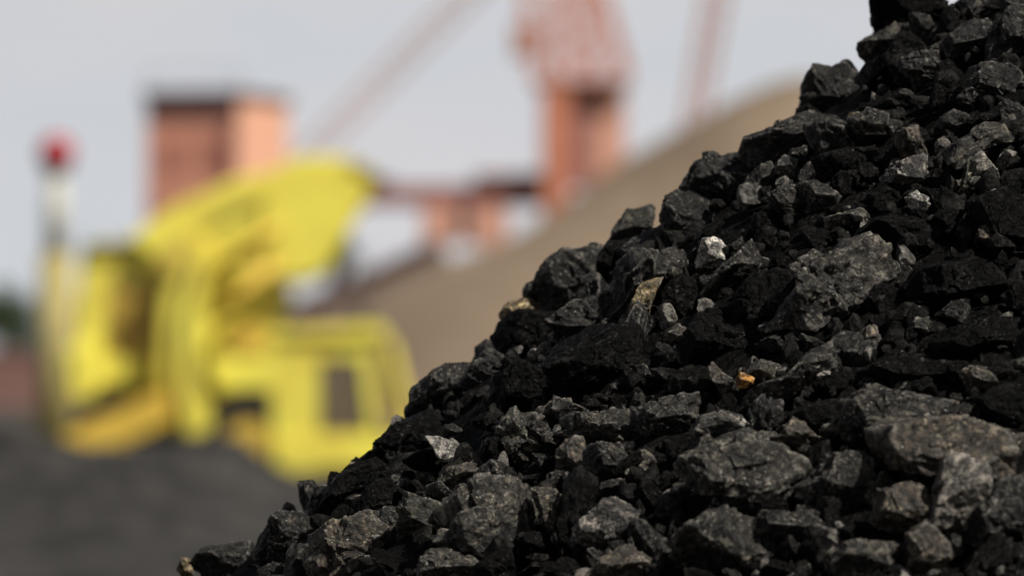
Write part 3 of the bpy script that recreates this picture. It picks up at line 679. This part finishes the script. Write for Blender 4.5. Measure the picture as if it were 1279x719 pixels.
# ------------------------------------------------------------------ yellow digger with raised bucket (about 60 m away)
def build_digger():
    Y = 60.0; b0 = at(250, 621, Y)
    root = empty('wheeled_digger', (b0.x, Y + 1.0, 0), 'yellow digger with raised arm and bucket behind the low coal mound', 'digger')
    def part(name, pxs, ya, yb, mat, bev=.03, hole=None, parent=None):
        bm = bmesh.new(); add_prism(bm, outline(pxs, Y + min(ya, yb) * 0), Y + ya, Y + yb, bev, outline(hole, Y) if hole else None)
        o = link_mesh(name, bm, mat, None)
        pr = parent or root; o.parent = pr
        if pr is root: o.matrix_parent_inverse = Matrix.Translation(-root.location)
        return o
    # cab shell: two side frames with window openings, roof, rear wall
    cab = part('cab', [(93, 478), (100, 330), (108, 312), (222, 300), (222, 478)], 0.0, .07, M['yellow'], .01,
               [(128, 446), (134, 368), (138, 352), (204, 352), (204, 446)])
    win = part('window', [(130, 444), (136, 370), (140, 354), (203, 354), (203, 444)], .02, .05, M['amber_glass'], 0, parent=cab)
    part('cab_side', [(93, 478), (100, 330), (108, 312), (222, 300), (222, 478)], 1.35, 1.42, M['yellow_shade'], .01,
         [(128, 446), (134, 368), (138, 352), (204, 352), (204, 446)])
    part('rear_window', [(130, 444), (136, 370), (140, 354), (203, 354), (203, 444)], 1.37, 1.4, M['amber_glass'], 0)
    part('roof', [(100, 322), (108, 305), (228, 288), (232, 306), (112, 324)], -.06, 1.48, M['yellow'], .02)
    part('cab_floor', [(78, 440), (215, 440), (215, 486), (124, 484), (120, 500), (84, 500)], .10, 1.32, M['yellow'], .03)
    part('seat', [(150, 440), (152, 395), (162, 395), (166, 422), (196, 424), (196, 440)], .45, .95, M['steel'], .02)
    part('mudguard', [(84, 432), (126, 432), (122, 492), (112, 500), (90, 498)], -.12, .09, M['yellow'], .02)
    # body and engine cover
    part('engine_cover', [(215, 330), (262, 300), (300, 330), (340, 345), (362, 362), (352, 385), (346, 400), (346, 490), (268, 490), (256, 430), (215, 470)], .02, 1.9, M['yellow'], .05)
    part('lower_body', [(262, 491), (346, 491), (346, 556), (270, 556)], .1, 1.8, M['yellow_dirty'], .03)
    part('counterweight', [(246, 395), (268, 388), (282, 545), (250, 530)], .4, 1.7, M['steel'], .02)  # dark slab filling the dark gap between arm and engine cover
    # main arm: bright, curved, and the boom lifting the bucket
    part('arm', [(206, 338), (240, 300), (262, 292), (266, 330), (250, 420), (244, 480), (264, 510), (262, 540), (236, 552), (212, 530), (198, 470), (204, 400)], -.35, -.02, M['yellow'], .04)
    part('boom', [(160, 300), (222, 255), (262, 238), (300, 222), (345, 212), (370, 240), (392, 290), (350, 345), (318, 340), (280, 345), (262, 330), (220, 345)], -.2, .3, M['yellow'], .05)
    bk = part('bucket', [(345, 212), (372, 196), (440, 198), (470, 214), (466, 238), (430, 288), (410, 335), (385, 352), (340, 352), (320, 300), (325, 240)], -.26, .9, M['yellow'], .05)
    for k in range(4):
        bm = bmesh.new(); c = at(470, 222, Y); add_prism(bm, [(c.x - .06, c.z + .04), (c.x + .16, c.z - .02), (c.x - .06, c.z - .1)], Y - .2 + k * .3, Y - .08 + k * .3)
        o = link_mesh('tooth', bm, M['steel']); o.parent = bk
    for yy in (-.28, .34):
        bm = bmesh.new(); add_cyl(bm, at(262, 400, Y) + Vector((0, yy - .08, 0)), at(345, 330, Y) + Vector((0, yy - .08, 0)), .07)
        o = link_mesh('hydraulic_cylinder', bm, M['yellow_dirty'], root, True)
    # stabiliser leg reaching out over the coal
    part('stabiliser_leg', [(80, 545), (200, 488), (216, 494), (216, 530), (190, 540), (96, 570)], -.75, -.38, M['yellow_dirty'], .04)
    part('chassis', [(110, 478), (350, 478), (350, 530), (110, 530)], .45, 1.5, M['maroon'], .03)
    for px, yy in ((150, .2), (310, .2), (150, 1.75), (310, 1.75)):
        c = at(px, 556, Y); c.z = .56
        w = bmesh.new(); add_cyl(w, c + Vector((0, yy - .2, 0)), c + Vector((0, yy + .2, 0)), .55, seg=36)
        wh = link_mesh('wheel', w, M['rubber'], root, False)
        h = bmesh.new(); add_cyl(h, c + Vector((0, yy - .23, 0)), c + Vector((0, yy + .23, 0)), .24, seg=24)
        rim = link_mesh('rim', h, M['yellow_dirty'], None); rim.parent = wh
    def tube(name, pxs, yy, r, mat, par=None):
        bm = bmesh.new()
        for (a_, b_), (c_, d_) in zip(pxs, pxs[1:]): add_cyl(bm, at(a_, b_, Y) + Vector((0, yy, 0)), at(c_, d_, Y) + Vector((0, yy, 0)), r, seg=12)
        o = link_mesh(name, bm, mat, root, True); return o
    tube('hose', [(244, 318), (262, 284), (300, 262), (322, 256)], -.24, .02, M['rubber'])
    tube('hose', [(232, 540), (224, 470), (228, 400), (246, 330)], -.4, .028, M['rubber'])
    tube('piston_rod', [(285, 312), (352, 284)], -.3, .04, M['yellow_dirty'])
    tube('exhaust_pipe', [(300, 330), (300, 282)], 1.2, .06, M['steel'])
    tube('grab_rail', [(232, 478), (232, 330)], .0, .022, M['yellow_shade'])
    for px in (118, 150, 184, 214):
        bm = bmesh.new(); c = at(px, 300, Y); add_box(bm, (c.x, Y - .02, c.z - .03), (.14, .12, .13), bevel=.02)
        link_mesh('work_lamp', bm, M['post'], root)
    part('lamp_rail', [(104, 306), (226, 299), (226, 303), (104, 310)], -.1, -.07, M['steel'], 0)
    part('cross_member', [(270, 330), (300, 322), (318, 350), (288, 362)], .31, .6, M['yellow_dirty'], .02)
    part('rust_panel', [(282, 400), (332, 404), (334, 440), (284, 440)], -.01, .018, M['yellow_dirty'], 0)
    part('step', [(216, 500), (250, 500), (250, 506), (216, 506)], .1, .5, M['steel'], 0)
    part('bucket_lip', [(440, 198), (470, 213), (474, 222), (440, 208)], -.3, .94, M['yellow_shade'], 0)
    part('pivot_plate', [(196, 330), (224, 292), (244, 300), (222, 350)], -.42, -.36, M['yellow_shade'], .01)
    return root
build_digger()

# yellow machine cab standing nearer, half hidden by the coal heap
def build_dozer():
    Y = 56.0; b0 = at(450, 630, Y)
    root = empty('bulldozer', (b0.x, Y + 1, 0), 'yellow machine cab with slanted windscreen beside the coal edge', 'bulldozer')
    def part(name, pxs, ya, yb, mat, bev=.03, hole=None, parent=None):
        bm = bmesh.new(); add_prism(bm, outline(pxs, Y), Y + ya, Y + yb, bev, outline(hole, Y) if hole else None)
        o = link_mesh(name, bm, mat); o.parent = parent or root
        if not parent: o.matrix_parent_inverse = Matrix.Translation(-root.location)
        return o
    win_px = [(399, 449), (450, 449), (461, 539), (399, 539)]
    side = [(340, 424), (462, 414), (474, 548), (340, 548)]
    c = part('cab', side, 0, .08, M['yellow'], 0, [(398, 448), (451, 448), (462, 540), (398, 540)])
    part('window', win_px, .02, .05, M['glass'], 0, parent=c)
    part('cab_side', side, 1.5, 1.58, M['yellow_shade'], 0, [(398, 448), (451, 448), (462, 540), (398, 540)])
    part('rear_window', win_px, 1.52, 1.55, M['glass'], 0)
    part('rear_wall', [(340, 424), (358, 423), (358, 548), (340, 548)], .08, 1.5, M['yellow'], 0)
    part('seat', [(372, 535), (376, 480), (388, 480), (392, 512), (430, 514), (430, 535)], .5, 1.1, M['steel'], .02)
    part('roof', [(334, 424), (345, 412), (470, 404), (482, 414), (478, 424)], -.06, 1.64, M['yellow'], .02)
    # slanted windscreen and its corner posts
    part('windscreen', [(463.5, 426), (482, 426), (505, 521), (473.5, 521)], .06, 1.5, M['glass_tan'], 0)
    for ya in (-.02, 1.5):
        part('corner_post', [(482.5, 424.5), (489, 424.5), (512, 521), (505.5, 521)], ya, ya + .1, M['yellow'], .01)
    part('engine_hood', [(494, 522), (590, 530), (600, 560), (596, 604), (494, 604)], .2, 1.4, M['yellow'], .05)
    part('lower_body', [(340, 546), (496, 546), (500, 612), (410, 612), (362, 592), (340, 584)], -.04, 1.62, M['yellow'], .03)
    for ya in (-.5, 1.66):
        z = lambda y: y
        tr = [(350, 628), (360, 600), (400, 592), (590, 592), (620, 606), (624, 630), (600, 640), (370, 640)]
        bm = bmesh.new(); pts = outline(tr, Y); zm = min(q[1] for q in pts); pts = [(q[0], q[1] - zm) for q in pts]
        add_prism(bm, pts, Y + ya, Y + ya + .42, .04)
        o = link_mesh('crawler_track', bm, M['rubber']); o.parent = root; o.matrix_parent_inverse = Matrix.Translation(-root.location)
    bm = bmesh.new(); e = at(560, 530, Y); add_cyl(bm, (e.x, Y + .8, e.z - .1), (e.x, Y + .8, e.z + .4), .06)
    link_mesh('exhaust_pipe', bm, M['steel'], root, True)
build_dozer()

# signal post with red lamp
def build_post():
    Y = 72.0; c = at(70, 440, Y)
    root = empty('signal_post', (c.x, Y, 0), 'pale signal post with round red lamp head beside the digger', 'signal post')
    z = lambda py: at(70, py, Y).z
    bm = bmesh.new(); add_cyl(bm, (c.x, Y, z(320)), (c.x, Y, z(212)), .15, .13); link_mesh('pole', bm, M['post'], root, True)
    bm = bmesh.new(); add_cyl(bm, (c.x, Y, 0), (c.x, Y, z(318)), .25, .22); link_mesh('pole_base', bm, M['post_low'], root, True)
    bm = bmesh.new(); bmesh.ops.create_uvsphere(bm, u_segments=28, v_segments=18, radius=.235, matrix=Matrix.Translation((c.x, Y, z(192))))
    lamp = link_mesh('lamp', bm, M['redlamp'], root, True)
    bm = bmesh.new(); add_cyl(bm, (c.x, Y, z(213)), (c.x, Y, z(207)), .2, .17); link_mesh('collar', bm, M['maroon'], root, True)
build_post()

# red hoist tower
def build_tower():
    Y = 250.0; kY = K * Y; a = R(15)
    W_ = 4.24; D_ = 7.3; c = at(297, 300, Y); ztop = at(297, 124, Y).z
    ex = Vector((math.cos(a), math.sin(a), 0)) ; ey = Vector((-math.sin(a), math.cos(a), 0))
    # nearest corner stands at px 297
    ex = Vector((math.cos(a), -math.sin(a), 0)); ey = Vector((math.sin(a), math.cos(a), 0))
    corner = Vector((c.x, Y, 0)); ctr = corner - ex * W_ / 2 + ey * D_ / 2
    # front face runs from the corner to the far side along -ex
    root = empty('hoist_tower', ctr, 'square red clad hoist tower with dark roof rising behind the digger', 'tower')
    # front wall
    rot = Matrix((ex, ey, Vector((0, 0, 1)))).transposed().to_4x4()
    bm = bmesh.new(); add_box(bm, ctr + Vector((0, 0, ztop / 2)), (W_, D_, ztop), rot=rot); link_mesh('wall', bm, M['redbrick'], root)
    bm = bmesh.new(); add_box(bm, ctr + ex * (W_ / 2 + .03) + Vector((0, 0, ztop / 2)), (.05, D_ - .02, ztop - .02), rot=rot); link_mesh('lit_side_cladding', bm, M['redbrick_lit'], root)  # thin lighter sheet paints sunlight onto this side of the tower
    bm = bmesh.new(); add_box(bm, ctr + Vector((0, 0, ztop + .2)), (W_ + .3, D_ + .3, .4), rot=rot); link_mesh('roof', bm, M['darkroof'], root)
    bm = bmesh.new(); add_box(bm, ctr - ey * (D_ / 2 + .03) + Vector((0, 0, ztop - .42)), (W_ - .02, .05, .8), rot=rot); link_mesh('eaves_shadow', bm, M['darkroof'], root)  # dark strip painting the shadow under the eaves
    bm = bmesh.new(); add_box(bm, ctr - ey * (D_ / 2 + .03) + Vector((0, 0, 1.2)), (1.2, .05, 2.3), rot=rot); link_mesh('door', bm, M['maroon'], root)
    for u_, zz in ((-.9, .80), (.9, .80), (-.9, .5), (.9, .5)):
        cc = ctr - ey * (D_ / 2 + .03) + ex * u_ + Vector((0, 0, ztop * zz))
        bm = bmesh.new(); add_box(bm, cc, (.8, .06, 1.1), rot=rot); wn = link_mesh('window', bm, M['redbrick_dark'], root)
    for i in range(9):
        bm = bmesh.new(); add_box(bm, ctr + ex * (W_ / 2 + .08) + ey * (-D_ / 2 + .5 + i * .78) + Vector((0, 0, ztop / 2)), (.08, .1, ztop - .1), rot=rot); link_mesh('cladding_rib', bm, M['redbrick_lit'], root)
    bm = bmesh.new(); q = ctr - ey * (D_ / 2 + .12) + ex * (W_ / 2 - .3); add_cyl(bm, q, q + Vector((0, 0, ztop - .9)), .09); link_mesh('downpipe', bm, M['maroon'], root, True)
    bm = bmesh.new()
    for sx in (-1, 1):
        add_bar(bm, ctr + ex * sx * W_ / 2 - ey * D_ / 2 + Vector((0, 0, ztop + .4)), ctr + ex * sx * W_ / 2 - ey * D_ / 2 + Vector((0, 0, ztop + 1.3)), .06)
    add_bar(bm, ctr - ex * W_ / 2 - ey * D_ / 2 + Vector((0, 0, ztop + 1.27)), ctr + ex * W_ / 2 - ey * D_ / 2 + Vector((0, 0, ztop + 1.27)), .05)
    link_mesh('railing', bm, M['maroon'], root)
build_tower()

def lattice(bm, a0, a1, b0, b1, n, w, wd):
    """two chords a0-a1 and b0-b1 with zigzag bracing"""
    a0, a1, b0, b1 = map(Vector, (a0, a1, b0, b1))
    add_bar(bm, a0, a1, w); add_bar(bm, b0, b1, w)
    for i in range(n):
        p, q = a0.lerp(a1, i / n), b0.lerp(b1, (i + .5) / n); r = a0.lerp(a1, (i + 1) / n)
        add_bar(bm, p, q, wd); add_bar(bm, q, r, wd)

def build_crane():
    Y = 200.0
    base = at(705, 400, Y)
    root = empty('portal_crane', (base.x, Y, 0), 'rust red harbour portal crane with boxy legs and lattice mast', 'crane')
    def box(name, x0, x1, y0, y1, ya, yb, mat, toground=False):
        p, q = at(x0, y0, Y), at(x1, y1, Y); zl = 0 if toground else q.z
        bm = bmesh.new(); add_box(bm, ((p.x + q.x) / 2, Y + (ya + yb) / 2, (p.z + zl) / 2), (q.x - p.x, yb - ya, p.z - zl), bevel=.04)
        return link_mesh(name, bm, mat, root)
    box('leg', 677, 713, 104, 250, 0, 1.1, M['crane'], True)
    box('leg', 739, 781, 104, 250, .6, 1.9, M['crane_light'], True)
    box('leg', 677, 710, 104, 250, 5, 6.1, M['crane'], True)
    box('leg', 745, 781, 104, 250, 5, 6.1, M['crane'], True)
    box('leg_gap_panel', 713.5, 738.5, 104, 235, .5, 1.2, M['beam'])  # dull red panel filling the dark gap between the legs
    box('platform', 668, 788, 98, 103.5, -.1, 6.3, M['crane_light'])
    box('leg', 412, 434, 256.5, 300, 1.5, 2.4, M['maroon'], True)
    box('portal_beam', 412, 676, 229, 256, 1.2, 2.6, M['beam'])
    box('winch_deck', 592, 676, 215, 228.5, .9, 2.8, M['beam'])
    box('counterweight', 526, 569, 256.5, 304, .9, 2.7, M['crane_light'])
    box('counterweight', 586, 634, 256.5, 306, .9, 2.7, M['crane_light'])
    box('hanger', 570, 585, 256.5, 300, 1.2, 2.4, M['maroon'])
    for ya in (.3, 5.6):
        bm = bmesh.new()
        o = Vector((0, ya, 0))
        A = [at(668, 94, Y) + o, at(695, 94, Y) + o, at(742, 94, Y) + o, at(786, 94, Y) + o]
        B = [at(640, -110, Y) + o, at(692, -110, Y) + o, at(722, -110, Y) + o, at(726, -110, Y) + o]
        lattice(bm, A[0], B[0], A[1], B[1], 5, .22, .08)
        lattice(bm, A[2], B[2], A[3], B[3], 5, .22, .08)
        lattice(bm, A[1], B[1], A[2], B[2], 6, .26, .12)
        link_mesh('lattice_frame', bm, M['crane'], root)
    bm = bmesh.new()
    for ya in (1.2, 2.0):
        o = Vector((0, ya, 0))
        lattice(bm, at(650, -60, Y) + o, at(312, 280, Y) + o, at(618, -60, Y) + o, at(292, 268, Y) + o, 16, .085, .03)
    link_mesh('boom', bm, M['crane_thin'], root)
    box('cabin', 640, 676, 30, 70, .2, 1.9, M['crane_thin'])
build_crane()

def build_mast():
    Y = 230.0
    g0 = at(850, 400, Y)
    root = empty('lattice_mast', (g0.x, Y, 0), 'faded red lattice mast leaning up behind the tan sand heap', 'mast')
    bm = bmesh.new()
    for ya in (0, .8):
        o = Vector((0, ya, 0))
        a, b = at(800, 470, Y), at(820, 470, Y); a.z = b.z = 0
        lattice(bm, a + o, at(896, -80, Y) + o, b + o, at(920, -80, Y) + o, 22, .24, .06)
    for i in range(23):
        for (p_, q_, r_) in ((800, 896, 0), (820, 920, 1)):
            a, b = at(p_, 470, Y), at(q_, -80, Y); a.z = 0; c = a.lerp(b, i / 22); add_bar(bm, c, c + Vector((0, .8, 0)), .06)
    link_mesh('lattice', bm, M['crane_thin'], root)
    bm = bmesh.new(); a = at(810, 470, Y); add_box(bm, (a.x, Y + .4, .15), (2, 2, .3)); link_mesh('footing', bm, M['conveyor'], root)
build_mast()

def build_conveyor():
    Y = 105.0
    c = at(430, 420, Y)
    root = empty('conveyor_gallery', (c.x, Y, 0), 'dull brown inclined conveyor gallery at the foot of the tan heap', 'conveyor')
    a, b = at(322, 424, Y), at(556, 314, Y)
    bm = bmesh.new(); add_bar(bm, a, b, 1.0, .34); link_mesh('gallery', bm, M['conveyor'], root)
    bm = bmesh.new(); up = Vector((-(b - a).z, 0, (b - a).x)).normalized()
    add_bar(bm, a + up * .24, b + up * .24, 1.3, .1); link_mesh('roof', bm, M['conveyor'], root)
    for f_ in (.05, .3, .55):
        p = a.lerp(b, f_); bm = bmesh.new()
        for dy in (-.4, .4): add_bar(bm, (p.x, Y + dy, 0), (p.x, Y + dy, p.z - .3), .22)
        add_bar(bm, (p.x, Y - .5, p.z * .5), (p.x, Y + .5, p.z * .5), .12)
        link_mesh('trestle', bm, M['steel'], root)
build_conveyor()

def build_wall():
    Y = 150.0
    a, b = at(-160, 440, Y), at(100, 440, Y); h = a.z
    root = empty('boundary_wall', ((a.x + b.x) / 2, Y, 0), 'low weathered red brick wall beyond the digger', 'wall')
    bm = bmesh.new(); add_box(bm, ((a.x + b.x) / 2, Y, h / 2), (b.x - a.x, .35, h)); link_mesh('masonry', bm, M['brickwall'], root)
    bm = bmesh.new(); add_box(bm, ((a.x + b.x) / 2, Y, h + .06), (b.x - a.x + .1, .5, .12)); link_mesh('coping', bm, M['conveyor'], root)
build_wall()

def tree(px, py, Y, rad, seed, label):
    g = np.random.default_rng(seed); c = at(px, py, Y)
    root = empty('leafy_tree', (c.x, Y, 0), label, 'tree', 'trees beyond the coal yard')
    bm = bmesh.new(); add_cyl(bm, (c.x, Y, 0), (c.x, Y, c.z), .16, .07, 10)
    for k in range(5):
        q = g.normal(size=3) * rad * .6; add_cyl(bm, (c.x, Y, c.z * (.5 + .08 * k)), (c.x + q[0], Y + q[1], c.z + abs(q[2])), .06, .02, 8)
    link_mesh('trunk', bm, M['bark'], root, True)
    cl = g.normal(size=(22, 3)); cl /= np.linalg.norm(cl, axis=1)[:, None]; cl *= rad * g.uniform(.3, .9, (22, 1)); cl[:, 2] *= .85
    n = 2600; p = cl[g.integers(0, 22, n)] + g.normal(size=(n, 3)) * rad * .17 + np.array([c.x, Y, c.z])
    u = g.normal(size=(n, 3)); v = g.normal(size=(n, 3)); u /= np.linalg.norm(u, axis=1)[:, None]; v -= (u * v).sum(1)[:, None] * u; v /= np.linalg.norm(v, axis=1)[:, None]
    s_ = g.uniform(.05, .11, (n, 1)) * rad / 1.2
    V = np.stack([p - u * s_, p - v * s_ * .5, p + u * s_, p + v * s_ * .5], 1).reshape(-1, 3)
    o = bpy.data.objects.new('crown', mesh_np('crown', V, np.arange(4 * n).reshape(n, 4), M['leaf'], False)); COL.objects.link(o)
    o.parent = root; o.matrix_parent_inverse = Matrix.Translation(-root.location)
tree(12, 395, 190, 1.5, 1, 'dim green tree above the low brick wall at the edge of view')
tree(112, 402, 200, 1.1, 2, 'small dark tree between the signal post and the digger cab')
tree(424, 318, 165, .62, 3, 'small olive green tree peeping out beneath the raised bucket')
